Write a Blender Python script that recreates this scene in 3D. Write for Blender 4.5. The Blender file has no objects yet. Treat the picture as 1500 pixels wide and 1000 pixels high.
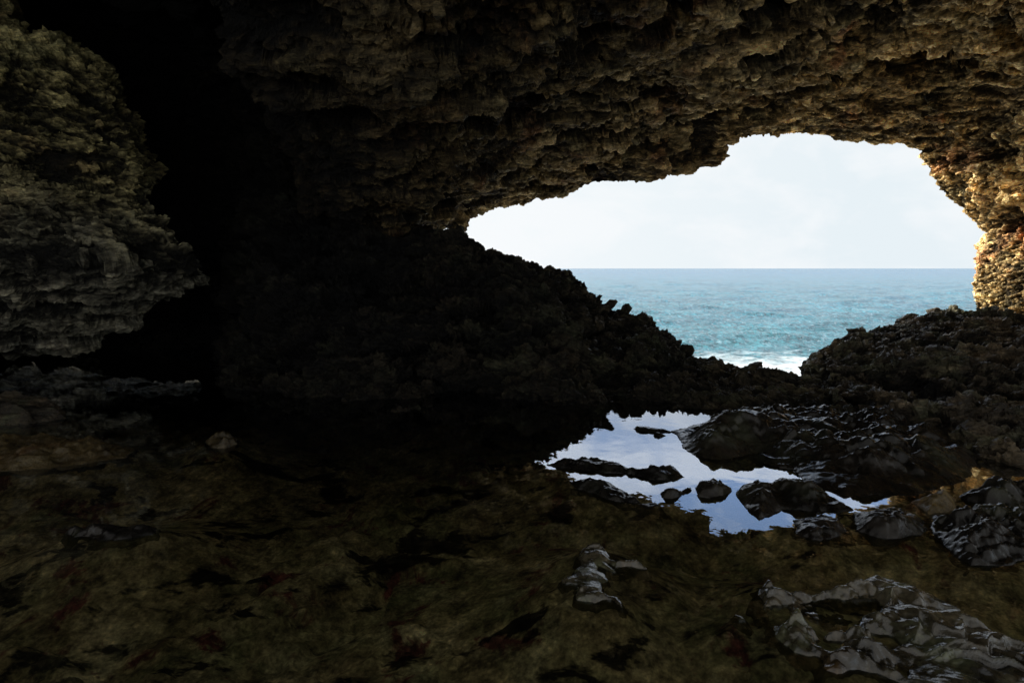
import bpy, math
import numpy as np
from concurrent.futures import ThreadPoolExecutor
from mathutils import Vector

SC = bpy.context.scene
COL = SC.collection
rng = np.random.default_rng(7)

# ------------------------------------------------------------------ camera
F = 830.0 / 1500.0            # focal length in picture widths
PITCH = math.atan(107 / 830.0)
CAMZ = 1.6
cam_d = bpy.data.cameras.new("camera")
cam = bpy.data.objects.new("camera", cam_d)
COL.objects.link(cam)
cam.location = (0, 0, CAMZ)
cam.rotation_euler = (math.pi / 2 - PITCH, 0, 0)
cam_d.sensor_width = 36.0
cam_d.lens = 36.0 * F
cam_d.clip_end = 60000
cam_d.clip_start = 0.05
SC.camera = cam
CP, SP = math.cos(PITCH), math.sin(PITCH)


def ray(px, py):
    a = (px - 750) / 830.0
    b = (500 - py) / 830.0
    return a, CP + b * SP, b * CP - SP


def at(px, py, D):
    """world point seen at photo position (px, py), D metres in front of the camera"""
    x, y, z = ray(px, py)
    k = D / y
    return x * k, D, CAMZ + z * k


def onwater(px, py, z=0.0):
    x, y, dz = ray(px, py)
    k = (z - CAMZ) / dz
    return x * k, y * k


# ------------------------------------------------------------------ numpy noise
PERM = rng.permutation(4096).astype(np.int32)
GR = rng.normal(size=(4096, 3)).astype(np.float32)
GR /= np.linalg.norm(GR, axis=1)[:, None]
RND = rng.random((4096, 4)).astype(np.float32)


def hsh(i, j, k):
    return PERM[(PERM[(PERM[i & 4095] + j) & 4095] + k) & 4095]


POOL = ThreadPoolExecutor(4)
BLK = 16384


def blocked(fn):
    def run(P, seed=0):
        P = P.astype(np.float32)
        parts = list(POOL.map(lambda i: fn(P[i:i + BLK], seed), range(0, len(P), BLK)))
        if isinstance(parts[0], tuple):
            return tuple(np.concatenate(c) for c in zip(*parts))
        return np.concatenate(parts)
    return run


@blocked
def perlin(P, seed=0):
    P = P + np.float32(seed * 17.37)
    fl = np.floor(P)
    I = fl.astype(np.int32)
    f = P - fl
    u = f * f * f * (f * (f * 6 - 15) + 10)
    out = 0
    for dx in (0, 1):
        wx = u[:, 0] if dx else 1 - u[:, 0]
        for dy in (0, 1):
            wy = u[:, 1] if dy else 1 - u[:, 1]
            for dz in (0, 1):
                wz = u[:, 2] if dz else 1 - u[:, 2]
                g = GR[hsh(I[:, 0] + dx, I[:, 1] + dy, I[:, 2] + dz)]
                out = out + wx * wy * wz * (g[:, 0] * (f[:, 0] - dx) + g[:, 1] * (f[:, 1] - dy) + g[:, 2] * (f[:, 2] - dz))
    return out * 1.5


def fbm(P, octv=4, gain=0.5, seed=0):
    s, a, q = 0, 1.0, P
    for o in range(octv):
        s = s + a * perlin(q, seed + o)
        q = q * 2.03
        a *= gain
    return s


def ridged(P, octv=4, gain=0.5, seed=0):
    s, a, q = 0, 1.0, P
    for o in range(octv):
        s = s + a * (1 - 2 * np.abs(perlin(q, seed + o)) * 1.4)
        q = q * 2.07
        a *= gain
    return s


@blocked
def cells(P, seed=0):
    """nearest jittered cell: returns F1, F2, random values of the cell, offset from its centre"""
    P = P + np.float32(seed * 31.7)
    B = np.floor(P - 0.5).astype(np.int32)
    n = len(P)
    d1 = np.full(n, 9e9, np.float32)
    d2 = np.full(n, 9e9, np.float32)
    hid = np.zeros(n, np.int32)
    de = np.zeros((n, 3), np.float32)
    for a in (0, 1):
        for b in (0, 1):
            for c in (0, 1):
                h = hsh(B[:, 0] + a, B[:, 1] + b, B[:, 2] + c)
                r = RND[h]
                dv = P - (B.astype(np.float32) + np.array([a + .5, b + .5, c + .5], np.float32) + (r[:, :3] - np.float32(0.5)) * np.float32(0.85))
                d = (dv * dv).sum(1)
                m = d < d1
                d2 = np.where(m, d1, np.minimum(d2, d))
                d1 = np.where(m, d, d1)
                hid = np.where(m, h, hid)
                de = np.where(m[:, None], dv, de)
    return np.sqrt(d1), np.sqrt(d2), RND[(hid * 7 + 13) & 4095], de


def warp(P, f, a, seed):
    return P + a * np.stack([perlin(P * f, seed), perlin(P * f, seed + 3), perlin(P * f, seed + 5)], 1)


def plates(P, freq, aniso, tilt, seed, cw=0.62):
    """overlapping tilted shards"""
    Q = P * np.array(aniso) * freq
    d1, d2, r, de = cells(Q, seed)
    e = np.clip((d2 - d1) / 0.35, 0, 1)
    e = e * (2 - e)
    es = np.clip((d2 - d1) / 0.14, 0, 1)
    slab = (r[:, 0] - 0.5) * (0.3 + 0.7 * es) * 1.1 + tilt * 0.5 * ((r[:, 1:4] - 0.5) * de).sum(1)      # tilted slabs
    cup = (d1 - 0.42) * 1.3                                                        # scooped hollows with sharp rims
    return cw * cup + (1.24 - cw) * slab, e


def strata(P, freq, seed, d=(0.16, 0.75, 1.55)):
    """stepped bedding: slow bulge, then an abrupt undercut"""
    q = P @ np.array(d) * freq + 1.1 * fbm(P * np.array([0.35, 0.7, 0.7]) * min(freq, 1.6), 3, 0.5, seed)
    fl = np.floor(q)
    t = q - fl
    am = 0.35 + 0.9 * RND[hsh(fl.astype(np.int32), np.full(len(q), seed), np.zeros(len(q), np.int32))][:, 0]
    br = sstep(-0.35, 0.25, perlin(P * freq * np.array([0.4, 0.9, 0.9]), seed + 9))      # beds break off in places
    return (t - sstep(0.82, 1.0, t)) * am * (0.35 + 0.65 * br) - 0.24


def sstep(a, b, x):
    t = np.clip((x - a) / (b - a), 0, 1)
    return t * t * (3 - 2 * t)


# ------------------------------------------------------------------ mesh from a grid
def grid_faces(nu, nv):
    idx = np.arange(nu * nv).reshape(nu, nv)
    return np.stack([idx[:-1, :-1], idx[1:, :-1], idx[1:, 1:], idx[:-1, 1:]], -1).reshape(-1, 4)


def make_mesh(name, P, faces, mat, cav=None, smooth=False, tone=None, keep=None):
    if keep is not None:
        faces = faces[keep]
    used = np.zeros(len(P), bool)
    used[faces.ravel()] = True
    remap = np.cumsum(used) - 1
    faces = remap[faces]
    P = P[used]
    me = bpy.data.meshes.new(name)
    me.vertices.add(len(P))
    me.vertices.foreach_set("co", P.astype(np.float32).ravel())
    nf, k = faces.shape
    me.loops.add(nf * k)
    me.loops.foreach_set("vertex_index", faces.astype(np.int32).ravel())
    me.polygons.add(nf)
    me.polygons.foreach_set("loop_start", np.arange(0, nf * k, k, dtype=np.int32))
    me.polygons.foreach_set("loop_total", np.full(nf, k, np.int32))
    me.polygons.foreach_set("use_smooth", np.full(nf, smooth, bool))
    me.update(calc_edges=True)
    for nm, arr in (("cav", cav), ("tone", tone)):
        if arr is not None:
            at_ = me.attributes.new(nm, 'FLOAT', 'POINT')
            at_.data.foreach_set("value", arr[used].astype(np.float32))
    me.materials.append(mat)
    ob = bpy.data.objects.new(name, me)
    COL.objects.link(ob)
    return ob


def tag(ob, label, cat, group=None):
    ob["label"] = label
    ob["category"] = cat
    if group:
        ob["group"] = group
    return ob


def struct(ob):
    ob["kind"] = "structure"
    return ob


def normals(P, nu, nv):
    G = P.reshape(nu, nv, 3)
    a = np.gradient(G, axis=0)
    b = np.gradient(G, axis=1)
    n = np.cross(a, b).reshape(-1, 3)
    return n / (np.linalg.norm(n, axis=1)[:, None] + 1e-9)


def blend(a, b, t):
    n = a * (1 - t) + b * t
    return n / (np.linalg.norm(n, axis=1)[:, None] + 1e-9)


def relief(P, N0, nu, nv, k, dirs, seed, a, ax=0.42, flip=1.0):
    """three passes of relief; each pass is measured on the surface the last one left, so nothing stretches.
    a = (swell, slab, bed) (slab, bed) (shard, bed, chip, grit)"""
    W = warp(P, 0.9, 0.4, seed)
    v1, e1 = plates(W, 0.95, (ax, 1.1, 1.6), 1.5, seed + 4)
    s1 = strata(P, 0.8, seed + 50, dirs)
    pocket = sstep(0.10, 0.30, fbm(warp(P, 1.5, 0.15, seed + 8) * np.array([0.55, 1.3, 1.5]), 3, 0.6, seed + 9))
    d = k * (a[0] * fbm(P * 0.5, 3, 0.5, seed + 2) + a[1] * v1 + a[2] * s1 - a[9] * pocket)
    Q = P + N0 * d[:, None]
    N = blend(N0, flip * normals(Q, nu, nv), 0.5)
    N1 = N
    W = warp(Q, 2.4, 0.14, seed + 11)
    v2, e2 = plates(W, 2.1, (ax, 1.4, 2.1), 1.8, seed + 5, 0.30)
    s2 = strata(Q, 2.4, seed + 51, dirs)
    mask = 0.35 + 0.65 * sstep(-0.25, 0.3, perlin(Q * 0.9, seed + 12))
    Q = Q + N * ((0.4 + 0.6 * k) * (a[3] * v2 * mask + a[4] * s2))[:, None]
    N = blend(N1, flip * normals(Q, nu, nv), 0.4)
    W = warp(Q, 6.0, 0.06, seed + 17)
    v3, e3 = plates(W, 5.6, (ax, 1.4, 2.1), 2.0, seed + 6, 0.25)
    v4, e4 = plates(W, 14.0, (0.5, 1.3, 1.9), 2.0, seed + 7, 0.25)
    s3 = strata(Q, 6.5, seed + 52, dirs)
    f1 = fbm(Q * 10.0, 4, 0.65, seed + 20)
    m3 = 0.4 + 0.6 * mask
    Q = Q + N * (a[5] * v3 * m3 + a[6] * s3 + a[7] * v4 + a[8] * f1)[:, None]
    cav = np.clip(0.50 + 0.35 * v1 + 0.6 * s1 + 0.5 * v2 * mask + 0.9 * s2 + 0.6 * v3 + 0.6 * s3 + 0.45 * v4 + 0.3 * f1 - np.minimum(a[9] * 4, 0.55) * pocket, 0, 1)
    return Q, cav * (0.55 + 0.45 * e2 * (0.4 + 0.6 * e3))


# ------------------------------------------------------------------ materials
class NT:
    def __init__(self, tree):
        self.t = tree
        tree.nodes.clear()

    def n(self, typ, **kw):
        nd = self.t.nodes.new(typ)
        for k, v in kw.items():
            if k == 'ins':
                for kk, vv in v.items():
                    if isinstance(vv, bpy.types.NodeSocket):
                        self.t.links.new(vv, nd.inputs[kk])
                    else:
                        nd.inputs[kk].default_value = vv
            else:
                setattr(nd, k, v)
        return nd

    def noise(self, vec, scale, detail=4, rough=0.55, dist=0.0):
        return self.n('ShaderNodeTexNoise', ins={'Vector': vec, 'Scale': scale, 'Detail': detail, 'Roughness': rough, 'Distortion': dist}).outputs['Fac']

    def ramp(self, fac, stops):
        r = self.n('ShaderNodeValToRGB', ins={'Fac': fac})
        e = r.color_ramp.elements
        while len(e) > 1:
            e.remove(e[-1])
        e[0].position = stops[0][0]
        c = stops[0][1]
        e[0].color = (*c, 1) if isinstance(c, tuple) else (c, c, c, 1)
        for p, c in stops[1:]:
            x = e.new(p)
            x.color = (*c, 1) if isinstance(c, tuple) else (c, c, c, 1)
        return r.outputs['Color']

    def mix(self, fac, a, b, mode='MIX'):
        m = self.n('ShaderNodeMix', data_type='RGBA', blend_type=mode)
        for i, v in ((0, fac), (6, a), (7, b)):
            if isinstance(v, bpy.types.NodeSocket):
                self.t.links.new(v, m.inputs[i])
            else:
                m.inputs[i].default_value = v if i == 0 else (*v, 1)
        return m.outputs[2]

    def math(self, op, a, b=0.0, c=0.0, clamp=False):
        m = self.n('ShaderNodeMath', operation=op, use_clamp=clamp)
        for i, v in enumerate((a, b, c)):
            if isinstance(v, bpy.types.NodeSocket):
                self.t.links.new(v, m.inputs[i])
            else:
                m.inputs[i].default_value = v
        return m.outputs[0]

    def link(self, a, b):
        self.t.links.new(a, b)


def new_mat(name):
    m = bpy.data.materials.new(name)
    m.use_nodes = True
    return m, NT(m.node_tree)


def rock_mat(name, cols, rough=0.85, spec=0.3, bump=0.03, fscale=1.0, coat=0.0, wet=None, cavmin=0.12, rust=0.5, lichen=0.35,
             patch=(0.30, 0.12, 0.05), under=False, fine=1.0, zgrey=None, layer=0.0, lay=(0.55, 1.5, 4.0), rot=(0, 0, 0)):
    """cols: dark, mid, light"""
    m, t = new_mat(name)
    geo = t.n('ShaderNodeNewGeometry')
    pos = geo.outputs['Position']
    n1 = t.noise(pos, 0.9 * fscale, 6, 0.6, 0.3)
    n2 = t.noise(pos, 5.0 * fscale, 6, 0.65)
    n3 = t.noise(pos, 22.0 * fscale, 4, 0.6)
    c = t.ramp(n1, [(0.30, cols[0]), (0.5, cols[1]), (0.68, cols[2])])
    c2 = t.ramp(n2, [(0.32, cols[0]), (0.52, cols[1]), (0.72, cols[2])])
    c = t.mix(0.55, c, c2)
    # rusty patches and grey-green growth
    pr = t.ramp(t.noise(pos, 0.75 * fscale, 5, 0.6, 0.8), [(0.56, 0.0), (0.66, 1.0)])
    c = t.mix(t.math('MULTIPLY', pr, rust), c, patch)
    pl = t.ramp(t.noise(pos, 1.6 * fscale, 5, 0.7, 0.3), [(0.50, 0.0), (0.64, 1.0)])
    c = t.mix(t.math('MULTIPLY', pl, lichen), c, (0.10, 0.115, 0.06))
    c = t.mix(1.0, c, t.ramp(n3, [(0.3, 0.55), (0.7, 1.4)]), 'MULTIPLY')
    if zgrey:                                       # greyer, damp rock low down
        zq = t.n('ShaderNodeSeparateXYZ', ins={0: pos}).outputs[2]
        gm = t.n('ShaderNodeMapRange', ins={0: t.math('ADD', zq, t.math('MULTIPLY', n1, 1.5)), 1: zgrey + 1.7, 2: zgrey + 0.1, 3: 0.0, 4: 0.75}).outputs[0]
        c = t.mix(gm, c, t.mix(n2, (0.05, 0.048, 0.042), (0.30, 0.29, 0.25)))
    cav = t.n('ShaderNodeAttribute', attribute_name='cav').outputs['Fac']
    c = t.mix(1.0, c, t.ramp(cav, [(0.0, cavmin * 0.5), (0.3, 0.3), (0.55, 0.9), (0.9, 1.9)]), 'MULTIPLY')  # shade painted into crevices and pockets, rims lightened
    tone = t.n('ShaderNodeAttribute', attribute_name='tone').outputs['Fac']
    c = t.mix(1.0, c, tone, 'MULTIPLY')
    if under:                                       # algae on the submerged flanks
        zz = t.n('ShaderNodeSeparateXYZ', ins={0: pos}).outputs[2]
        alg = t.ramp(t.noise(pos, 9, 5, 0.65), [(0.3, (0.012, 0.012, 0.005)), (0.5, (0.06, 0.05, 0.02)), (0.7, (0.15, 0.11, 0.045))])
        sub = t.n('ShaderNodeMapRange', ins={0: zz, 1: 0.0, 2: -0.012, 3: 0.0, 4: 1.0}).outputs[0]
        c = t.mix(sub, c, alg)
    b1 = t.noise(pos, 14 * fscale * (0.6 if fine < 1 else 1), 8, 0.7 if fine == 1 else 0.62)
    vor = t.n('ShaderNodeTexVoronoi', feature='F1', ins={'Vector': pos, 'Scale': 30.0 * fscale}).outputs['Distance']
    if layer:                                       # thin bedding planes
        mr = t.n('ShaderNodeMapping', ins={'Vector': pos, 'Rotation': rot})
        ml = t.n('ShaderNodeMapping', ins={'Vector': mr.outputs[0], 'Scale': lay}).outputs[0]
        l1 = t.noise(ml, 2.6, 8, 0.66, 0.5)
        l2 = t.noise(ml, 8.0, 6, 0.62, 0.3)
        c = t.mix(layer, c, t.ramp(l1, [(0.36, 0.22), (0.47, 0.8), (0.62, 1.55)]), 'MULTIPLY')
        c = t.mix(layer, c, t.ramp(l2, [(0.36, 0.45), (0.5, 1.0), (0.64, 1.5)]), 'MULTIPLY')
        b1 = t.math('ADD', t.math('MULTIPLY', b1, 0.6), t.math('ADD', t.math('MULTIPLY', l1, 2.2), t.math('MULTIPLY', l2, 0.9)))
    h = t.math('ADD', b1, t.math('MULTIPLY', vor, 0.35 * (fine if fine == 1 else 0)))
    bp = t.n('ShaderNodeBump', ins={'Strength': 1.0, 'Distance': bump, 'Height': h})
    bs = t.n('ShaderNodeBsdfPrincipled', ins={'Base Color': c, 'Roughness': rough, 'Specular IOR Level': spec, 'Normal': bp.outputs[0]})
    if wet is not None:
        w = t.ramp(t.noise(pos, 7.0 * fscale, 9, 0.78, 0.4), [(0.40, wet[0]), (0.60, wet[1])])
        t.link(w, bs.inputs['Roughness'])
    if under:
        t.link(t.math('MULTIPLY_ADD', sub, -spec, spec), bs.inputs['Specular IOR Level'])
    if coat:
        bs.inputs['Coat Weight'].default_value = coat
        bs.inputs['Coat Roughness'].default_value = 0.12
    out = t.n('ShaderNodeOutputMaterial', ins={'Surface': bs.outputs[0]})
    return m


M_ceiling = rock_mat("cave_rock", [(0.09, 0.055, 0.022), (0.38, 0.26, 0.11), (0.74, 0.58, 0.30)], bump=0.06, rust=0.7, lichen=0.45, layer=0.8, rot=(0.25, 0.12, 0))
M_left = rock_mat("olive_rock", [(0.08, 0.065, 0.025), (0.34, 0.28, 0.12), (0.62, 0.52, 0.24)], bump=0.055, rust=0.25, lichen=0.5, zgrey=2.2, layer=0.8, rot=(0, 0.2, 0))
M_ridge = rock_mat("dark_rock", [(0.008, 0.007, 0.005), (0.028, 0.023, 0.014), (0.085, 0.064, 0.036)], bump=0.05, layer=0.7, rot=(0, -0.45, 0), rough=0.75, rust=0.25,
                   lichen=0.3, patch=(0.09, 0.055, 0.025))
M_ledge = rock_mat("ledge_rock", [(0.010, 0.008, 0.006), (0.042, 0.032, 0.020), (0.13, 0.10, 0.06)], bump=0.05, layer=0.7, rough=0.6, spec=0.5,
                   wet=(0.35, 0.8), rust=0.25, lichen=0.4, patch=(0.12, 0.07, 0.03))
M_wet = rock_mat("wet_black_rock", [(0.003, 0.003, 0.003), (0.009, 0.008, 0.007), (0.022, 0.018, 0.014)], bump=0.008, rough=0.3, spec=0.3, fine=0.4,
                 wet=(0.09, 0.42), under=True, rust=0.1, lichen=0.1, patch=(0.05, 0.03, 0.015), cavmin=0.6)
M_wetgrey = rock_mat("wet_grey_rock", [(0.006, 0.006, 0.004), (0.022, 0.019, 0.012), (0.085, 0.07, 0.045)], bump=0.006, rough=0.3, spec=0.85, fine=0.3,
                     fscale=2.0, wet=(0.06, 0.26), under=True, rust=0.4, lichen=0.3, patch=(0.10, 0.055, 0.02), cavmin=0.5)
M_brown = rock_mat("brown_rock", [(0.05, 0.035, 0.015), (0.12, 0.085, 0.035), (0.2, 0.14, 0.06)], bump=0.01, rough=0.5, spec=0.5,
                   fscale=2.0, wet=(0.25, 0.6), rust=0.2, lichen=0.1)


def bed_mat():
    m, t = new_mat("pool_bed_rock")
    pos = t.n('ShaderNodeNewGeometry').outputs['Position']
    big = t.noise(pos, 0.7, 5, 0.6, 0.3)
    mid = t.noise(pos, 3.2, 6, 0.65, 0.15)
    fine = t.noise(pos, 18, 5, 0.65)
    c = t.ramp(mid, [(0.30, (0.10, 0.07, 0.03)), (0.5, (0.33, 0.245, 0.105)), (0.68, (0.58, 0.46, 0.23))])
    g = t.ramp(t.noise(pos, 1.3, 6, 0.7, 0.6), [(0.42, 0.0), (0.60, 0.6)])
    c = t.mix(g, c, (0.10, 0.125, 0.045))
    xq = t.n('ShaderNodeSeparateXYZ', ins={0: pos}).outputs[0]
    och = t.math('MULTIPLY', t.n('ShaderNodeMapRange', ins={0: xq, 1: -0.6, 2: -2.6, 3: 0.0, 4: 1.0}).outputs[0], t.ramp(t.noise(pos, 1.5, 6, 0.68), [(0.42, 0.0), (0.52, 0.85)]))
    c = t.mix(och, c, (0.42, 0.31, 0.15))
    r = t.ramp(t.noise(pos, 2.6, 5, 0.7, 0.5), [(0.57, 0.0), (0.63, 0.9)])
    c = t.mix(r, c, (0.11, 0.022, 0.02))
    mp = t.n('ShaderNodeMapping', ins={'Vector': pos, 'Scale': (1.0, 1.9, 1.0)})
    hole = t.ramp(t.noise(mp.outputs[0], 1.9, 5, 0.62, 0.3), [(0.56, 1.0), (0.60, 0.06)])
    c = t.mix(1.0, c, hole, 'MULTIPLY')
    c = t.mix(1.0, c, t.ramp(fine, [(0.3, 0.5), (0.7, 1.9)]), 'MULTIPLY')
    c = t.mix(1.0, c, t.ramp(t.noise(pos, 7, 6, 0.7, 0.15), [(0.36, 0.35), (0.5, 1.1), (0.66, 1.8)]), 'MULTIPLY')
    c = t.mix(1.0, c, t.ramp(big, [(0.3, 0.8), (0.7, 1.3)]), 'MULTIPLY')
    peb = t.n('ShaderNodeTexVoronoi', feature='F1', ins={'Vector': pos, 'Scale': 28.0, 'Randomness': 1.0})
    c = t.mix(0.35, c, t.ramp(peb.outputs['Distance'], [(0.1, 1.5), (0.55, 0.5)]), 'MULTIPLY')
    c = t.mix(1.0, c, t.ramp(t.noise(pos, 55, 3, 0.6), [(0.38, 0.75), (0.5, 1.0), (0.66, 1.3)]), 'MULTIPLY')
    c = t.mix(1.0, c, t.n('ShaderNodeAttribute', attribute_name='tone').outputs['Fac'], 'MULTIPLY')
    bp = t.n('ShaderNodeBump', ins={'Strength': 1.0, 'Distance': 0.03, 'Height': t.noise(pos, 9, 8, 0.7)})
    bs = t.n('ShaderNodeBsdfPrincipled', ins={'Base Color': c, 'Roughness': 0.9, 'Specular IOR Level': 0.2, 'Normal': bp.outputs[0]})
    t.n('ShaderNodeOutputMaterial', ins={'Surface': bs.outputs[0]})
    return m


def water_mat():
    m, t = new_mat("still_pool_water")
    pos = t.n('ShaderNodeNewGeometry').outputs['Position']
    h = t.math('ADD', t.noise(pos, 1.3, 3, 0.5), t.math('MULTIPLY', t.noise(pos, 9.0, 2, 0.5), 0.12))
    bp = t.n('ShaderNodeBump', ins={'Strength': 1.0, 'Distance': 0.004, 'Height': h})
    fr = t.n('ShaderNodeFresnel', ins={'IOR': 1.45, 'Normal': bp.outputs[0]})
    gl = t.n('ShaderNodeBsdfGlossy', ins={'Color': (0.88, 0.92, 1, 1), 'Roughness': 0.0, 'Normal': bp.outputs[0]})
    tr = t.n('ShaderNodeBsdfTransparent', ins={'Color': (0.93, 0.97, 0.94, 1)})
    mx = t.n('ShaderNodeMixShader', ins={0: t.math('MULTIPLY', fr.outputs[0], 1.4, clamp=True), 1: tr.outputs[0], 2: gl.outputs[0]})
    t.n('ShaderNodeOutputMaterial', ins={'Surface': mx.outputs[0]})
    return m


def sea_mat():
    m, t = new_mat("sea_water")
    geo = t.n('ShaderNodeNewGeometry')
    pos = geo.outputs['Position']
    sx = t.n('ShaderNodeSeparateXYZ', ins={0: pos})
    y = sx.outputs[1]
    mp = t.n('ShaderNodeMapping', ins={'Vector': pos, 'Scale': (0.5, 1.0, 1.0)})
    far = t.math('DIVIDE', y, 900.0, clamp=True)
    # colour: turquoise near the rocks, blue offshore; wave faces dark and light at several sizes
    nearc = t.ramp(t.noise(mp.outputs[0], 0.09, 5, 0.6, 0.4), [(0.35, (0.008, 0.105, 0.125)), (0.62, (0.035, 0.20, 0.21))])
    c = t.mix(t.math('POWER', far, 0.45), nearc, (0.010, 0.112, 0.195))
    ms = t.n('ShaderNodeMapping', ins={'Vector': pos, 'Scale': (1.0, 0.42, 1.0)}).outputs[0]
    f1 = t.ramp(t.noise(ms, 2.0, 6, 0.72, 0.6), [(0.38, 0.42), (0.5, 0.95), (0.66, 1.7)])
    f2 = t.ramp(t.noise(ms, 0.12, 6, 0.7, 0.6), [(0.36, 0.75), (0.5, 1.0), (0.66, 1.35)])
    c = t.mix(1.0, c, f1, 'MULTIPLY')
    c = t.mix(1.0, c, f2, 'MULTIPLY')
    fl = t.ramp(t.noise(ms, 1.9, 7, 0.75, 1.0), [(0.54, 0.0), (0.66, 0.6)])
    c = t.mix(fl, c, (0.42, 0.55, 0.62))
    # foam
    shore = t.n('ShaderNodeMapRange', ins={0: y, 1: 40.0, 2: 56.0, 3: 0.29, 4: -0.14})
    fn = t.noise(mp.outputs[0], 0.45, 8, 0.72, 0.6)
    foam = t.ramp(t.math('ADD', fn, shore.outputs[0]), [(0.50, 0.0), (0.78, 0.95)])
    cap = t.ramp(t.noise(mp.outputs[0], 0.35, 6, 0.7, 0.8), [(0.68, 0.0), (0.74, 0.8)])
    foam = t.math('MAXIMUM', foam, cap)
    c = t.mix(foam, c, (0.85, 0.9, 0.9))
    h1 = t.noise(mp.outputs[0], 0.55, 6, 0.62, 0.3)
    h2 = t.noise(mp.outputs[0], 2.6, 5, 0.6)
    h = t.math('ADD', t.math('MULTIPLY', h1, 1.2), t.math('MULTIPLY', h2, 0.35))
    bp = t.n('ShaderNodeBump', ins={'Strength': 0.8, 'Distance': 0.7, 'Height': h})
    bs = t.n('ShaderNodeBsdfPrincipled', ins={'Base Color': c, 'Roughness': 0.22, 'IOR': 1.33, 'Specular IOR Level': 0.35, 'Normal': bp.outputs[0]})
    t.link(t.math('MULTIPLY_ADD', foam, 0.5, 0.25), bs.inputs['Roughness'])
    t.n('ShaderNodeOutputMaterial', ins={'Surface': bs.outputs[0]})
    return m


# ------------------------------------------------------------------ cave shell (ceiling, right pillar, dark left dome)
def shell():
    OFT = np.array([(3, 0), (3.5, -0.6), (4, -1.2), (5, -1.7), (5.8, -2.0), (6.3, -2.2), (7, -1.5), (7.5, -0.5), (8, 0)])   # the lip is nearer in the middle

    def W(lst, D):
        return [(t,) + tuple(np.array(at(px, py, D + np.interp(t, OFT[:, 0], OFT[:, 1])))[[0, 2]]) for t, px, py in lst]
    mouth = W([(0, 1428, 474), (.5, 1424, 430), (1, 1434, 378), (1.3, 1452, 347), (1.7, 1414, 310), (2, 1385, 288), (2.4, 1360, 252),
               (2.8, 1347, 222), (3, 1325, 210), (4, 1200, 202), (5, 1110, 193), (5.4, 1068, 203), (5.8, 1046, 240), (6.3, 960, 262),
               (7, 850, 270), (7.5, 800, 290), (8, 745, 300), (8.5, 700, 302), (9, 658, 318), (9.3, 635, 342)], 14.0)
    left = [(10, -2.8, 2.0), (10.5, -3.4, 2.4), (11, -4.0, 4.0), (12, -4.7, 6.0), (13, -9, 7), (14, -12, 5), (15, -12.5, -1)]
    mouth = [(-1, 10.9, -2.0)] + mouth + left
    st = [
        (-7.0, [(-1, 4, -1), (1, 4.5, 1.5), (3, 3.5, 3.2), (8, 0, 3.6), (13, -5, 3.4), (14, -6, 1.5), (15, -6, -1)]),
        (1.0, [(-1, 8, -1.2), (1, 8.3, 2), (2, 7.6, 3.6), (3, 6.2, 4.5), (5, 3.4, 4.7), (8, 0, 4.6), (10, -2.6, 4.9), (11, -3.3, 5.5), (12, -4.4, 6.3),
               (13, -8, 6.6), (14, -10.5, 4.6), (15, -11, -1)]),
        (6.0, [(-1, 9.6, -1.2), (1, 9.9, 2), (2, 9.3, 4), (3, 7.9, 5.0), (4, 6, 5.3), (5, 4, 5.2), (6, 2.2, 4.8), (7, 1, 4.4), (8, 0, 4.1),
               (9, -1.3, 4.0), (10, -2.6, 4.2), (10.5, -3.1, 4.6), (11, -3.5, 5.4), (12, -4.2, 6.6), (13, -8, 7), (14, -11.5, 5), (15, -12, -1)]),
        (8.0, [(-1, 10.7, -1.2), (1, 11, 2), (2, 10.4, 3.9), (3, 9.2, 5.0), (4, 7, 5.35), (5, 4.9, 5.25), (5.8, 3.3, 4.8), (7, 1.3, 4.1),
               (8, 0, 3.7), (9, -1.3, 3.5), (10, -2.7, 3.3), (10.5, -3.3, 3.8), (11, -3.7, 5.0), (12, -4.4, 6.6), (13, -8.5, 7),
               (14, -12, 5), (15, -12.5, -1)]),
        (10.0, [(-1, 11.4, -1.5), (1, 11.7, 2), (2, 11.1, 3.6), (3, 10.0, 4.9), (4, 8, 5.3), (5, 5.6, 5.15), (5.8, 4.2, 4.6), (6.3, 3, 4.15),
                (7, 1.5, 3.75), (8, 0, 3.3), (9, -1.2, 2.75), (10, -2.7, 2.3), (10.5, -3.4, 2.8), (11, -3.9, 4.4), (12, -4.6, 6.5),
                (13, -9, 7), (14, -12, 5), (15, -12.5, -1)]),
        (12.3, [(-1, 11.5, -1.8), (1, 11.7, 2), (1.5, 11.6, 2.7), (2, 11.0, 3.5), (3, 10.0, 4.7), (4, 8, 5.1), (5, 5.5, 4.85), (5.8, 4.3, 4.2),
                (6.3, 2.9, 3.6), (7, 1.6, 3.5), (8, -.05, 3.2), (9, -1.3, 2.55), (10, -2.8, 2.1)] + left[1:]),
        (14.0, mouth),
        (14.5, [(t, x + (0.5 if t < 3 else 0.0) - (0.5 if t > 9 else 0), z + (0.9 if t >= 2.4 else 0.3 * max(t, 0))) for t, x, z in mouth]),
        (16.5, [(t, x + (4 if t < 3.5 else 0.0) - (3 if t > 9 else 0), z + (5 if t >= 2.4 else 1.2 * max(t, 0))) for t, x, z in mouth]),
    ]
    # parameter samples: dense where it is seen
    tt = np.concatenate([np.linspace(-1, 0, 60), np.linspace(0, 3, 380)[1:], np.linspace(3, 11, 760)[1:], np.linspace(11, 15, 160)[1:]])
    yy = np.concatenate([np.linspace(-7, 2.5, 60), np.linspace(2.5, 6, 120)[1:], np.linspace(6, 13, 330)[1:], np.linspace(13, 14.5, 110)[1:],
                         np.linspace(14.5, 16.5, 40)[1:]])
    ys = np.array([s[0] for s in st])
    X = np.array([np.interp(tt, [p[0] for p in s[1]], [p[1] for p in s[1]]) for s in st])
    Z = np.array([np.interp(tt, [p[0] for p in s[1]], [p[2] for p in s[1]]) for s in st])
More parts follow.
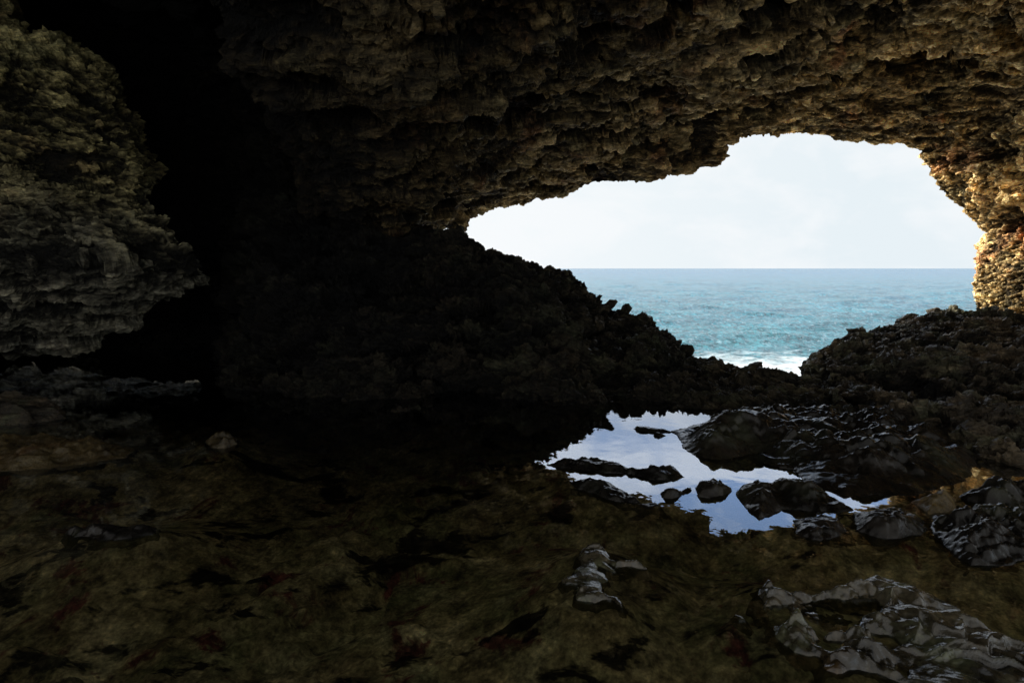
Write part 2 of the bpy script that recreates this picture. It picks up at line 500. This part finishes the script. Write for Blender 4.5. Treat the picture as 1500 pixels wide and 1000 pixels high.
    nt, ny = len(tt), len(yy)
    P = np.zeros((nt, ny, 3))
    for i in range(nt):
        P[i, :, 0] = np.interp(yy, ys, X[:, i])
        P[i, :, 2] = np.interp(yy, ys, Z[:, i])
        P[i, :, 1] = yy + np.interp(tt[i], OFT[:, 0], OFT[:, 1]) * np.interp(yy, [10, 14], [0, 1])
    P = P.reshape(-1, 3)
    N = normals(P, nt, ny)
    T = np.repeat(tt, ny)
    if (N[(T > 4) & (T < 5), 2]).mean() > 0:
        N = -N                                     # into the cave
    amp = 1.0
    lipd = np.abs(P[:, 1] - 14.0 - np.interp(np.repeat(tt, ny), OFT[:, 0], OFT[:, 1]))
    k = 0.28 + 0.72 * sstep(0.0, 1.5, lipd)         # keep the lip outline close to the design
    fl = 1.0 if (normals(P, nt, ny) * N).sum() > 0 else -1.0
    Q, cav = relief(P, N, nt, ny, k, (0.16, 0.75, 1.55), 1, (0.40, 0.32, 0.44, 0.17, 0.19, 0.08, 0.05, 0.03, 0.015, 0.22 * sstep(6.5, 4.5, P[:, 0])), 0.34, fl)
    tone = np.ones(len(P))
    # shade put into the colour: inner left dome and left ceiling darkened
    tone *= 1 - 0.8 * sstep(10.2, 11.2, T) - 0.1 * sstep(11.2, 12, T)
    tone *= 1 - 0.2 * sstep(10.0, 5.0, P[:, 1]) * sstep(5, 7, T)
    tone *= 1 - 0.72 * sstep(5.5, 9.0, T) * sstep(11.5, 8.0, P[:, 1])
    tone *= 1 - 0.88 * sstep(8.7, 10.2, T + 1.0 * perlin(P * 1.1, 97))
    tone *= 1 + 0.85 * sstep(6.8, 4.0, T) + 0.5 * sstep(3.6, 2.0, T)  # mouth light put into the colour of the right roof and pillar
    fc = grid_faces(nt, ny)
    fc = fc[P[fc[:, 0], 1] > REAR_FILL_CUT]
    fT = T[fc[:, 0]]
    fY = P[fc[:, 0], 1]
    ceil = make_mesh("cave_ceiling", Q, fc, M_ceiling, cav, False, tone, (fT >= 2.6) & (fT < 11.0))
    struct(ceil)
    pil = make_mesh("rock_pillar", Q, fc, M_ceiling, cav, False, tone, (fT < 2.6) & ((fY > SIDE_FILL_CUT) | (fT > 2.2)))
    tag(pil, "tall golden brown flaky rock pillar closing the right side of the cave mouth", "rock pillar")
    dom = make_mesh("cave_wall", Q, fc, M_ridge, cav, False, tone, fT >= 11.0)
    struct(dom)


# ------------------------------------------------------------------ overhanging rock at the left
def left_rock():
    sil = [(-60, -260), (-60, -60), (-20, 10), (20, 35), (60, 62), (130, 98), (172, 128), (205, 190), (225, 245), (208, 288), (228, 325), (275, 372), (296, 388), (284, 404), (240, 436),
           (180, 468), (110, 494), (20, 512), (-200, 535), (-420, 560)]
    D = 8.6
    pts = np.array([at(px, py, D) for px, py in sil])
    nv, nu = 560, 520
    zz = np.linspace(pts[0, 2], pts[-1, 2], nv)
    xe = np.interp(zz, pts[::-1, 2], pts[::-1, 0])
    u = np.linspace(0, 1, nu)
    # plan profile: from far left, forward of the edge, round the edge and back behind it
    s = np.array([0, .35, .7, .86, .93, 1.0])
    dx = np.array([-7.5, -4.2, -1.3, -0.12, -0.15, -1.8])
    dy = np.array([-3.8, -2.0, -0.8, 0.0, 0.5, 2.4])
    DX = np.interp(u, s, dx)
    DY = np.interp(u, s, dy)
    under = sstep(0.8, 0.2, zz) * 0.7               # the underside turns away
    P = np.zeros((nu, nv, 3))
    P[:, :, 0] = xe[None, :] + DX[:, None]
    P[:, :, 1] = D + DY[:, None] + under[None, :]
    P[:, :, 2] = zz[None, :]
    P = P.reshape(-1, 3)
    N = normals(P, nu, nv)
    if N[:, 1].mean() > 0:
        N = -N
    fl = 1.0 if (normals(P, nu, nv) * N).sum() > 0 else -1.0
    Q, cav = relief(P, N, nu, nv, np.ones(len(P)), (0.45, 0.2, 1.6), 31, (0.32, 0.26, 0.38, 0.15, 0.17, 0.07, 0.05, 0.03, 0.02, 0.15), 0.42, fl)
    tone = 0.8 + 0.1 * sstep(1.5, 3.0, P[:, 2])
    ob = make_mesh("overhanging_rock", Q, grid_faces(nu, nv), M_left, cav, False, tone)
    tag(ob, "dim olive brown craggy rock bulging from the far left above the dark water", "rock")


# ------------------------------------------------------------------ rocky slope left of the sea
def ridge():
    pts = [at(*p) for p in [(1176, 590, 7.9), (1150, 582, 8.0), (1110, 562, 8.3), (1060, 536, 8.8), (1000, 512, 9.2), (950, 472, 9.6), (900, 452, 9.7),
                            (860, 412, 9.8), (800, 388, 9.8), (740, 374, 9.9), (690, 350, 10.0), (640, 338, 10.2)]]
    pts = [(4.5, 7.7, -0.5)] + pts + [(-2.0, 10.6, 2.45), (-3.0, 11.2, 2.8), (-4.0, 12.2, 4.5), (-5.2, 13.0, 7.2), (-14, 13.6, 7.2)]
    A = np.array(pts)[::-1]
    base = np.array([(-14, 11.6), (-6, 11.2), (-4.8, 9.6), (-3.6, 7.9), (-2.5, 7.15), (0, 6.95), (1.0, 6.9), (1.6, 6.8), (1.9, 6.6), (2.4, 6.35), (3.0, 5.8), (3.75, 5.4), (4.5, 5.6)])
    xs = np.concatenate([np.linspace(-14, -6, 120), np.linspace(-6, 4.6, 760)[1:]])
    vs = np.concatenate([np.linspace(-0.25, 1.0, 430), np.linspace(1.0, 1.6, 60)[1:]])
    nu, nv = len(xs), len(vs)
    yb = np.interp(xs, base[:, 0], base[:, 1])
    yr = np.interp(xs, A[:, 0], A[:, 1])
    zr = np.interp(xs, A[:, 0], A[:, 2])
    V, Xg = np.meshgrid(vs, xs)
    YB, YR, ZR = yb[:, None], yr[:, None], zr[:, None]
    Y = YB + V * (YR - YB)
    Z = np.where(V < 0, V * 1.6, np.where(V < 1, np.maximum(ZR * np.power(np.clip(V, 0, 1), 0.85 + 1.1 * sstep(0.3, 1.8, Xg)), 0.05 * sstep(0, 0.1, V)), ZR - (V - 1) * 9))
    P = np.stack([Xg, Y, Z], -1).reshape(-1, 3)
    Vf = V.ravel()
    N = normals(P, nu, nv)
    if N[:, 2].mean() < 0:
        N = -N
    edge = sstep(0.25, 0.02, np.abs(Vf - 1.0))
    k = 1 - 0.5 * edge
    low = 0.35 + 0.65 * sstep(3.0, 0.8, P[:, 0])      # calmer towards the saddle
    kk = k * low * (1 - 0.75 * sstep(0.35, 0.0, Vf) * sstep(0.2, 1.5, P[:, 0]))
    Q, cav = relief(P, N, nu, nv, kk, (-0.45, 0.3, 1.5), 41, (0.24, 0.28, 0.28, 0.24, 0.18, 0.11, 0.05, 0.045, 0.022, 0.25), 0.5)
    tone = 0.22 + 0.55 * sstep(-3, 2, P[:, 0]) + 0.5 * sstep(2.5, 3.5, P[:, 0])  # shade of the left recess put into the rock colour
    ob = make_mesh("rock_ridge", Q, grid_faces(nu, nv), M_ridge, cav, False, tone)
    tag(ob, "black jagged rock slope descending from the cave roof down to the gap with white surf", "rock ridge")


# ------------------------------------------------------------------ rocky shelf right of the sea
def ledge():
    rp = [(1176, 574, 7.9), (1182, 535, 8.2), (1200, 512, 8.7), (1250, 488, 9.4), (1310, 478, 10.0), (1360, 460, 10.6), (1400, 468, 11.5), (1430, 474, 12.6)]
    A = [at(*p) for p in rp]
    A = [(3.75, 7.6, -0.5)] + A + [(11, 13.5, 0.35), (13.5, 14.5, 0.5)]
    A = np.array(A)
    base = np.array([(3.7, 4.9), (4.2, 4.55), (5.0, 4.2), (6, 3.8), (7, 3.6), (9, 3.0), (13.5, 2.0)])
    xs = np.concatenate([np.linspace(3.75, 4.6, 120), np.linspace(4.6, 10.5, 520)[1:], np.linspace(10.5, 13.5, 80)[1:]])
    vs = np.concatenate([np.linspace(-0.12, 1.0, 520), np.linspace(1.0, 1.5, 60)[1:]])
    nu, nv = len(xs), len(vs)
    yb = np.interp(xs, base[:, 0], base[:, 1])
    yr = np.interp(xs, A[:, 0], A[:, 1])
    zr = np.interp(xs, A[:, 0], A[:, 2])
    V, Xg = np.meshgrid(vs, xs)
    YB, YR, ZR = yb[:, None], yr[:, None], zr[:, None]
    Y = YB + V * (YR - YB)
    prof = 0.05 + 0.95 * (0.30 * sstep(0, .25, V) + 0.70 * sstep(0.38, 1.0, V))
    Z = np.where(V < 0, V * 3.0, np.where(V < 1, ZR * prof, ZR - (V - 1) * 6))
    ff = sstep(3.72, 4.2, Xg)
    Z = Z * ff - 0.2 * (1 - ff)
    P = np.stack([Xg, Y, Z], -1).reshape(-1, 3)
    Vf = V.ravel()
    N = normals(P, nu, nv)
    if N[:, 2].mean() < 0:
        N = -N
    k = 1 - 0.6 * sstep(0.2, 0.02, np.abs(Vf - 1.0))
    kk = k * (0.4 + 0.6 * sstep(0.1, 0.5, Vf))
    Q, cav = relief(P, N, nu, nv, kk, (0.2, 0.5, 1.7), 61, (0.20, 0.24, 0.34, 0.21, 0.19, 0.10, 0.05, 0.04, 0.02, 0.22), 0.48)
    Q[:, 1] -= 0.10 * (cav - 0.5)
    tone = 1.3 + 1.2 * sstep(9.5, 11.5, P[:, 1]) + 0.3 * sstep(7, 9, P[:, 1])  # far crest lightened in the colour as if lit
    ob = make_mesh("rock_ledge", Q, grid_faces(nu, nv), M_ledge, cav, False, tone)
    tag(ob, "broad dark pitted rock shelf right of the surf, below the golden pillar", "rock ledge")


# ------------------------------------------------------------------ pool
ROCK_POLYS = []


def pool():
    a = np.linspace(-1, 1, 620)
    xs = 13 * (0.45 * a + 0.55 * a ** 3)
    b = np.linspace(0, 1, 560)
    ys = np.concatenate([np.linspace(-7, 1.2, 30), 1.2 + 13.0 * (b ** 1.6)[1:]])
    X, Y = np.meshgrid(xs, ys, indexing='ij')
    P = np.stack([X, Y, 0 * X], -1).reshape(-1, 3)
    big = fbm(P * 0.35, 3, 0.5, 61)
    mid = ridged(warp(P, 1.0, 0.5, 62) * np.array([1.0, 1.3, 1]), 4, 0.55, 63)
    v2, e2 = plates(warp(P, 1.4, 0.3, 64), 1.5, (1, 1.3, 1), 1.2, 65)
    P[:, 2] = -0.30 + 0.10 * big + 0.05 * mid + 0.08 * v2 * e2 + 0.02 * fbm(P * 9, 3, 0.6, 66)
    P[:, 2] -= 0.5 * sstep(-3.0, -5.0, P[:, 0]) * sstep(5, 7, P[:, 1])
    P[:, 2] = np.minimum(P[:, 2], -0.06)
    for poly in ROCK_POLYS:                             # the bed shoals up to each rock
        pa = np.array(poly)
        c0, c1 = pa.min(0) - 1.0, pa.max(0) + 1.0
        m = np.where((P[:, 0] > c0[0]) & (P[:, 0] < c1[0]) & (P[:, 1] > c0[1]) & (P[:, 1] < c1[1]))[0]
        d = -polydist(P[m, 0], P[m, 1], poly)
        nz = fbm(P[m] * np.array([3.0, 3.0, 0]), 4, 0.6, 67)
        zr = -0.015 - 0.40 * (1 - np.exp(-np.maximum(d + 0.10 * nz, 0) / 0.60)) + 0.03 * nz
        P[m, 2] = np.maximum(P[m, 2], np.minimum(zr, -0.010))
    P[:, 2] -= 7 * sstep(7.8, 9.5, P[:, 1]) * sstep(-4.0, -3.0, P[:, 0])      # drops to the sea outside the cave
    far_shade = 1 - 0.9 * sstep(6.3, 7.6, P[:, 1] - 0.8 * sstep(-5, -2, P[:, 0]))  # far bed darkened in its colour, standing in for shade
    struct(make_mesh("pool_bed", P, grid_faces(len(xs), len(ys)), bed_mat(), None, True, far_shade))
    P = np.array([(-13, -7, 0), (-3.3, -7, 0), (12.5, -7, 0), (12.5, 7.55, 0), (-3.3, 7.55, 0), (-3.3, 11.8, 0), (-13, 11.8, 0), (-13, 7.55, 0)], float)
    struct(make_mesh("pool_water", P, np.array([[0, 1, 4, 7], [1, 2, 3, 4], [7, 4, 5, 6]]), water_mat(), None, True))


# ------------------------------------------------------------------ rocks in the pool
def polydist(X, Y, poly):
    d = np.full(X.shape, 1e9)
    ins = np.zeros(X.shape, bool)
    n = len(poly)
    for i in range(n):
        x0, y0 = poly[i]
        x1, y1 = poly[(i + 1) % n]
        ex, ey = x1 - x0, y1 - y0
        t = np.clip(((X - x0) * ex + (Y - y0) * ey) / (ex * ex + ey * ey + 1e-12), 0, 1)
        d = np.minimum(d, np.hypot(X - x0 - t * ex, Y - y0 - t * ey))
        c = ((y0 > Y) != (y1 > Y)) & (X < (x1 - x0) * (Y - y0) / (y1 - y0 + 1e-12) + x0)
        ins ^= c
    return np.where(ins, d, -d)


def pool_rock(name, label, poly_px, h, mat, w=0.08, rough=1.0, seed=0, cat="rock", group=None, hollow=0.0, res=0.0022, smooth=True, tilt=0.0, tone=1.0, holes=(), sharp=1.0, size=0, streak=None, glint=1.0):
    poly = [onwater(*p) for p in poly_px]
    ROCK_POLYS.append(poly)
    xs = [p[0] for p in poly]
    ys = [p[1] for p in poly]
    D = min(ys)
    m = 0.14
    st = max(D * res, max(max(xs) - min(xs), (max(ys) - min(ys))) / 620)
    gx = np.arange(min(xs) - m, max(xs) + m, st)
    gy = np.arange(min(ys) - m, max(ys) + m, st * 1.3)
    X, Y = np.meshgrid(gx, gy, indexing='ij')
    Xf, Yf = X.ravel(), Y.ravel()
    P0 = np.stack([Xf, Yf, np.full(Xf.shape, seed * 3.1)], 1)
    L = size or w * 1.2 + 0.03
    s = polydist(Xf, Yf, poly)
    for hp in holes:
        s = np.minimum(s, np.maximum(-polydist(Xf, Yf, [onwater(*p) for p in hp]) + 0.02 * fbm(P0 * 9, 3, 0.5, seed + 30), -0.014))
    s = s + 0.22 * min(L, 0.15) * fbm(P0 / min(L, 0.15) * 0.6, 4, 0.6, seed)
    z = np.where(s > 0, h * (1 - np.exp(-s / w)), s * 1.5)
    ins = sstep(0, w, s)
    lump = fbm(P0 / (L * 2.2), 4, 0.5, seed + 2)
    z = z + ins * h * (0.55 * lump * rough + tilt * (Yf - np.mean(ys)))
    ca, sa = math.cos(streak or 0), math.sin(streak or 0)
    Ps = np.stack([(Xf * ca + Yf * sa) * (0.45 if streak else 1), (-Xf * sa + Yf * ca) * 1.6, P0[:, 2]], 1)
    rd = ridged(warp(Ps, 3, 0.05, seed + 3) / (L * 1.5), 4, 0.5, seed + 4)
    z = z + ins * h * (0.34 if streak else 0.16) * rough * (rd - 0.6)
    v, e = plates(warp(P0, 1.0 / L, L * 0.4, seed), 0.7 / L, (1, 1.3, 1), 1.3, seed + 5)
    z = z + ins * h * 0.30 * v * rough * sharp
    z = z + ins * h * 0.5 * sharp * strata(np.stack([Xf, Yf, z], 1) / (L * 2), 1.2, seed + 7, (0.3, 0.9, 0.5))
    if hollow:
        hn = fbm(warp(P0, 3, 0.1, seed + 9) * np.array([3.2, 5.0, 1]), 3, 0.5, seed + 8)
        z = z - ins * hollow * h * sstep(0.0, 0.35, hn)
    # stepped wet crests whose backs lean towards the bright opening
    dep = math.atan(CAMZ / np.mean(ys))
    slope = math.tan(max(dep - 0.11, 0.04) / 2) * 1.15
    per = 0.15 * np.mean(ys) / 3 * (glint or 1)
    q = (Yf + 0.4 * Xf) / per + 1.3 * fbm(P0 * 2.2 / (per * 6), 3, 0.55, seed + 12)
    q = q - np.floor(q)
    saw = np.where(q < 0.16, q / 0.16, (1 - q) / 0.84)
    z = z + ins * slope * per * saw * sstep(-0.25, 0.15, perlin(P0 / (per * 3), seed + 13)) * (0 if glint == 0 else 1)
    z = z + 0.004 * fbm(P0 * 40, 2, 0.6, seed + 6) * ins * sharp
    P = np.stack([Xf, Yf, np.maximum(z, -0.42)], 1)
    fc = grid_faces(len(gx), len(gy))
    keep = s[fc].max(1) > -0.10
    cav = np.clip(0.6 + 0.25 * lump + 0.3 * v, 0, 1)
    ob = make_mesh(name, P, fc, mat, cav, smooth, np.full(len(P), tone), keep)
    tag(ob, label, cat, group)
    return ob


def rocks():
    G = "dark rocks breaking the surface of the tide pool"
    W = M_wet
    pool_rock("rock_mound", "big black wet rock mound between the sky reflection and the right shelf",
              [(985, 632), (1012, 666), (1050, 675), (1110, 664), (1160, 690), (1190, 713), (1240, 729), (1300, 722), (1345, 726), (1410, 705), (1440, 670), (1400, 640),
               (1330, 622), (1250, 612), (1150, 606), (1060, 610)], 0.17, W, 0.34, 1.3, 3, group=G, size=0.36, hollow=0.3)
    pool_rock("pool_rock", "long low black rock reaching farthest left across the sky reflection",
              [(803, 681), (850, 676), (905, 680), (925, 688), (955, 690), (985, 688), (1006, 699), (985, 704), (950, 702), (915, 693), (870, 692), (835, 686)],
              0.045, W, 0.05, 0.8, 11, group=G)
    pool_rock("pool_rock", "low black rock at the left rim of the sky reflection, under the longest one",
              [(832, 706), (860, 705), (900, 713), (930, 728), (938, 736), (900, 733), (870, 724), (845, 716)], 0.045, W, 0.05, 0.8, 12, group=G)
    pool_rock("pool_rock", "tiny black flake at the lower left rim of the sky reflection",
              [(935, 738), (960, 735), (968, 740), (950, 743)], 0.018, W, 0.02, 0.8, 13, group=G)
    pool_rock("pool_rock", "thin pointed black rock just left of the small grey knob in the sky reflection",
              [(968, 722), (990, 722), (1012, 714), (1014, 719), (985, 731), (966, 729)], 0.03, W, 0.03, 0.8, 14, group=G)
    pool_rock("pool_rock", "small dark grey knob standing alone in the middle of the sky reflection",
              [(1017, 714), (1040, 708), (1072, 715), (1072, 722), (1040, 729), (1020, 727)], 0.075, W, 0.05, 0.8, 15, group=G, tone=1.6)
    pool_rock("pool_rock", "wide black rock along the lower right edge of the sky reflection",
              [(1080, 712), (1130, 712), (1190, 722), (1232, 735), (1250, 747), (1200, 750), (1150, 744), (1112, 757), (1092, 742), (1078, 726)],
              0.11, W, 0.10, 0.9, 16, group=G)
    pool_rock("pool_rock", "rounded wet rock with shiny rim just below the sky reflection",
              [(1160, 762), (1200, 756), (1235, 768), (1242, 780), (1200, 791), (1165, 782)], 0.06, W, 0.06, 0.7, 17, group=G)
    pool_rock("pool_rock", "smooth black domed rock between the rimmed rock and the brown rock",
              [(1245, 752), (1320, 748), (1358, 765), (1350, 782), (1300, 790), (1260, 778)], 0.13, W, 0.11, 0.6, 18, group=G)
    pool_rock("pool_rock", "ochre brown rock beside the dark rocks at the right",
              [(1335, 735), (1370, 726), (1402, 732), (1400, 748), (1362, 752)], 0.09, M_brown, 0.07, 0.7, 19, group=G)
    pool_rock("pool_rock", "shiny pitted rock slab with many white glints at the right edge",
              [(1365, 756), (1430, 748), (1530, 752), (1560, 800), (1480, 826), (1420, 830), (1395, 808), (1370, 784)], 0.085, W, 0.08, 1.2, 20,
              group=G, hollow=0.9)
    pool_rock("pool_rock", "black rock hump above the glinting slab at the right edge",
              [(1400, 728), (1450, 712), (1580, 708), (1600, 742), (1500, 752), (1440, 742)], 0.11, W, 0.1, 1.0, 21, group=G)
    pool_rock("pool_rock", "flat black sliver near the far end of the sky reflection",
              [(925, 627), (950, 627), (975, 630), (992, 634), (960, 634), (935, 632)], 0.02, W, 0.03, 0.7, 22, group=G)
    pool_rock("pool_rock", "smallest black speck of rock below the far sliver",
              [(955, 637), (965, 636), (976, 638), (965, 640)], 0.012, W, 0.02, 0.7, 23, group=G)
    pool_rock("pool_rock", "thin dark spit reaching out below the big black mound",
              [(1100, 668), (1125, 668), (1150, 677), (1168, 687), (1140, 686), (1112, 676)], 0.025, W, 0.03, 0.8, 24, group=G)
    pool_rock("jagged_rock", "small jagged grey rock with pale curling arms alone in the foreground pool",
              [(856, 801), (875.6, 799.6), (888.2, 807.3), (893.1, 817.8), (906.4, 825.1), (919, 823.7), (935.8, 825.1), (946.3, 832.5), (937.2, 832.5), (919, 829), (903.6, 829), (889.6, 824.5), (904.3, 837.7), (898, 837.7), (886.8, 833.9), (877, 829), (874.2, 834.6), (884.7, 840.2), (888.2, 850), (881.9, 854.2), (882.6, 866.8), (891, 873.1), (904.3, 872.7), (910.6, 880.8), (912, 890.6), (905, 884.3), (896.6, 878.7), (884, 876.6), (872.8, 882.9), (846.2, 877.3), (843.4, 864), (847.6, 855.6), (823.8, 851.4), (825.2, 847.2), (842, 840.2), (850.4, 826.2), (847.6, 810.8)],
              0.020, M_wetgrey, 0.03, 0.5, 25, tone=1.8, size=0.06, glint=0.9, sharp=0.3)
    pool_rock("foreground_rock", "large wet grey and brown rock with water-filled hollows in the bottom right corner",
              [(1112, 855.3), (1126.7, 855.9), (1148, 868.7), (1188, 871.3), (1220, 863.3), (1244, 862), (1278.7, 847.3), (1329.4, 862), (1385.4, 883.3), (1444, 923.3), (1500, 947.3), (1580.1, 990), (1633.4, 1070), (1446.7, 1070), (1366.7, 1022), (1329.4, 1002), (1302.7, 993.2), (1257.4, 982.6), (1228, 990.6), (1206.7, 982.6), (1201.3, 961.2), (1164, 953.2), (1142.7, 937.2), (1134.7, 922), (1116, 890)],
              0.045, M_wetgrey, 0.05, 0.8, 26, hollow=0.25, sharp=0.25, size=0.12, streak=-1.05, tone=1.5, glint=1.2,
              holes=[[(1172, 883.3), (1212, 878), (1249.4, 870), (1284, 870), (1286.7, 891.3), (1260, 902), (1249.4, 918), (1228, 928.7), (1201.3, 932.7), (1188, 920.7), (1180, 907.3), (1166.7, 894)],
                     [(1124, 890), (1153.3, 887.3), (1158.7, 899.3), (1140, 915.3), (1129.3, 910)],
                     [(1193.3, 938), (1241.4, 936.7), (1233.3, 947.3), (1212, 952.7), (1198.7, 947.3)],
                     [(1278.7, 928.7), (1302.7, 931.3), (1326.7, 944.7), (1313.4, 950), (1284, 939.3)],
                     [(1300, 974), (1340, 968.7), (1348, 984.7), (1326.7, 992.7)]])
    pool_rock("pool_rock", "tiny pale wet flake left of the large foreground rock", [(1078, 901), (1086, 903), (1092, 908), (1083, 907)], 0.012, M_wetgrey, 0.01, 0.6, 27)
    G2 = "dim rocks at the left side of the pool"
    L = M_brown
    pool_rock("boulder", "small rounded dim boulder standing alone in the dark water at the left",
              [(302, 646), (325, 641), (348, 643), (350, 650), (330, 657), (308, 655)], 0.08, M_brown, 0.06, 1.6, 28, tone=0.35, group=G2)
    pool_rock("boulder", "low rounded rock with glints at the far left under the overhang",
              [(-60, 600), (40, 592), (90, 598), (98, 612), (40, 622), (-60, 626)], 0.16, M_ledge, 0.15, 1.0, 29, group=G2)
    pool_rock("flat_rock", "flat greenish rock shelf at the left edge of the pool",
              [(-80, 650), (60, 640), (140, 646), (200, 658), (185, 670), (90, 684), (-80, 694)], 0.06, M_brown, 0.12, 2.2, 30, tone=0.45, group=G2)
    pool_rock("flat_rock", "thin dark flat rock below the greenish shelf at the left",
              [(100, 778), (160, 770), (232, 772), (226, 780), (170, 790), (110, 786)], 0.03, M_wet, 0.05, 0.8, 31, group=G2)


# ------------------------------------------------------------------ sea
SEA = -6.0
REAR_FILL_CUT = 1.3
SIDE_FILL_CUT = 4.0      # unseen openings right of and behind the camera, cut to let in fill light


def sea():
    H = CAMZ - SEA
    rows = np.concatenate([[0.25, 0.6], np.arange(1.0, 190, 0.55)])
    R = H * 830.0 / rows
    th = np.radians(np.concatenate([np.linspace(-60, -8, 60), np.linspace(-8, 48, 760)[1:], np.linspace(48, 70, 30)[1:]]))
    RR, TH = np.meshgrid(R, th, indexing='ij')
    X, Y = np.tan(TH) * RR, RR
    P = np.stack([X, Y, 0 * X], -1).reshape(-1, 3)
    r = P[:, 1]
    Q = warp(P, 0.06, 3.0, 71)
    z = 0
    for lam, amp, ang in ((17, .34, 0.3), (9, .26, -0.25), (4.6, .16, 0.55), (2.4, .08, -0.6)):
        ph = (Q[:, 0] * math.sin(ang) + Q[:, 1] * math.cos(ang)) * 2 * math.pi / lam
        mod = 0.5 + 0.9 * perlin(P * (0.7 / lam), int(lam * 3))
        w = (1 - np.abs(np.sin(ph * 0.5))) * 2 - 0.7
        z = z + amp * w * mod * sstep(lam * lam * 30, lam * lam * 8, r)
    z = z + 0.12 * fbm(P * np.array([0.35, 0.6, 1]), 4, 0.6, 75) * sstep(900, 200, r)
    P[:, 2] = SEA + z * 1.1
    struct(make_mesh("sea", P, grid_faces(len(rows), len(th)), sea_mat(), None, True))


# ------------------------------------------------------------------ world and sun
def light():
    w = bpy.data.worlds.new("World")
    SC.world = w
    w.use_nodes = True
    t = NT(w.node_tree)
    az, el = math.radians(-58), math.radians(28)
    sky = t.n('ShaderNodeTexSky')
    sky.sky_type = 'NISHITA'
    sky.sun_disc = False
    sky.sun_elevation = el
    sky.sun_rotation = az
    sky.dust_density = 2.0
    tc = t.n('ShaderNodeTexCoord').outputs['Generated']
    sep = t.n('ShaderNodeSeparateXYZ', ins={0: tc})
    z = sep.outputs[2]
    mp = t.n('ShaderNodeMapping', ins={'Vector': tc, 'Scale': (1.0, 1.0, 2.0)})
    cl = t.noise(mp.outputs[0], 5.0, 9, 0.55, 0.25)
    cl = t.ramp(cl, [(0.45, 0.0), (0.58, 1.0)])
    # pale haze at the horizon, bluer sky brightened above the view for reflection and fill, clear blue overhead
    gx = t.ramp(t.math('ADD', sep.outputs[0], 0.5), [(0.2, 1.0), (1.15, 0.0)])          # whiter towards the sun
    lo = t.mix(gx, (6.2, 6.8, 7.15), (7.4, 7.6, 7.7))
    lo = t.mix(t.math('MULTIPLY', cl, 0.6), lo, (7.3, 7.45, 7.6))
    hi = t.mix(cl, (6.6, 9.8, 15.5), (17.0, 18.5, 20.5))
    hi = t.mix(t.ramp(sep.outputs[1], [(0.0, 0.0), (0.5, 1.0)]), (3.5, 3.4, 3.2), hi)      # dimmer away from the sun, warmed as fill from behind
    top = t.mix(t.ramp(sep.outputs[1], [(-0.1, 0.0), (0.35, 1.0)]), (3.5, 3.4, 3.2), (25.0, 26.0, 27.0))   # unseen high band, brightness added to light the cave
    hi = t.mix(t.ramp(z, [(0.45, 0.0), (0.6, 1.0)]), hi, top)
    c1 = t.mix(t.ramp(z, [(0.20, 0.0), (0.34, 1.0)]), lo, hi)
    col = t.mix(t.ramp(z, [(0.80, 0.0), (1.0, 0.75)]), c1, sky.outputs[0])
    bg = t.n('ShaderNodeBackground', ins={'Color': col, 'Strength': 0.13})
    t.n('ShaderNodeOutputWorld', ins={'Surface': bg.outputs[0]})
    L = bpy.data.lights.new("sun", 'SUN')
    L.energy = 5.0
    L.angle = math.radians(0.5)
    L.color = (1.0, 0.94, 0.84)
    so = bpy.data.objects.new("sun", L)
    COL.objects.link(so)
    d = Vector((math.sin(az) * math.cos(el), math.cos(az) * math.cos(el), math.sin(el)))
    so.rotation_euler = d.to_track_quat('Z', 'Y').to_euler()


shell()
left_rock()
ridge()
ledge()
rocks()
pool()
sea()
light()

SC.view_settings.view_transform = 'Standard'
SC.view_settings.look = 'None'
SC.view_settings.exposure = 0
SC.cycles.use_denoising = True
SC.cycles.max_bounces = 8
SC.cycles.diffuse_bounces = 4
SC.cycles.transparent_max_bounces = 12
SC.cycles.sample_clamp_indirect = 5.0
SC.cycles.caustics_reflective = False
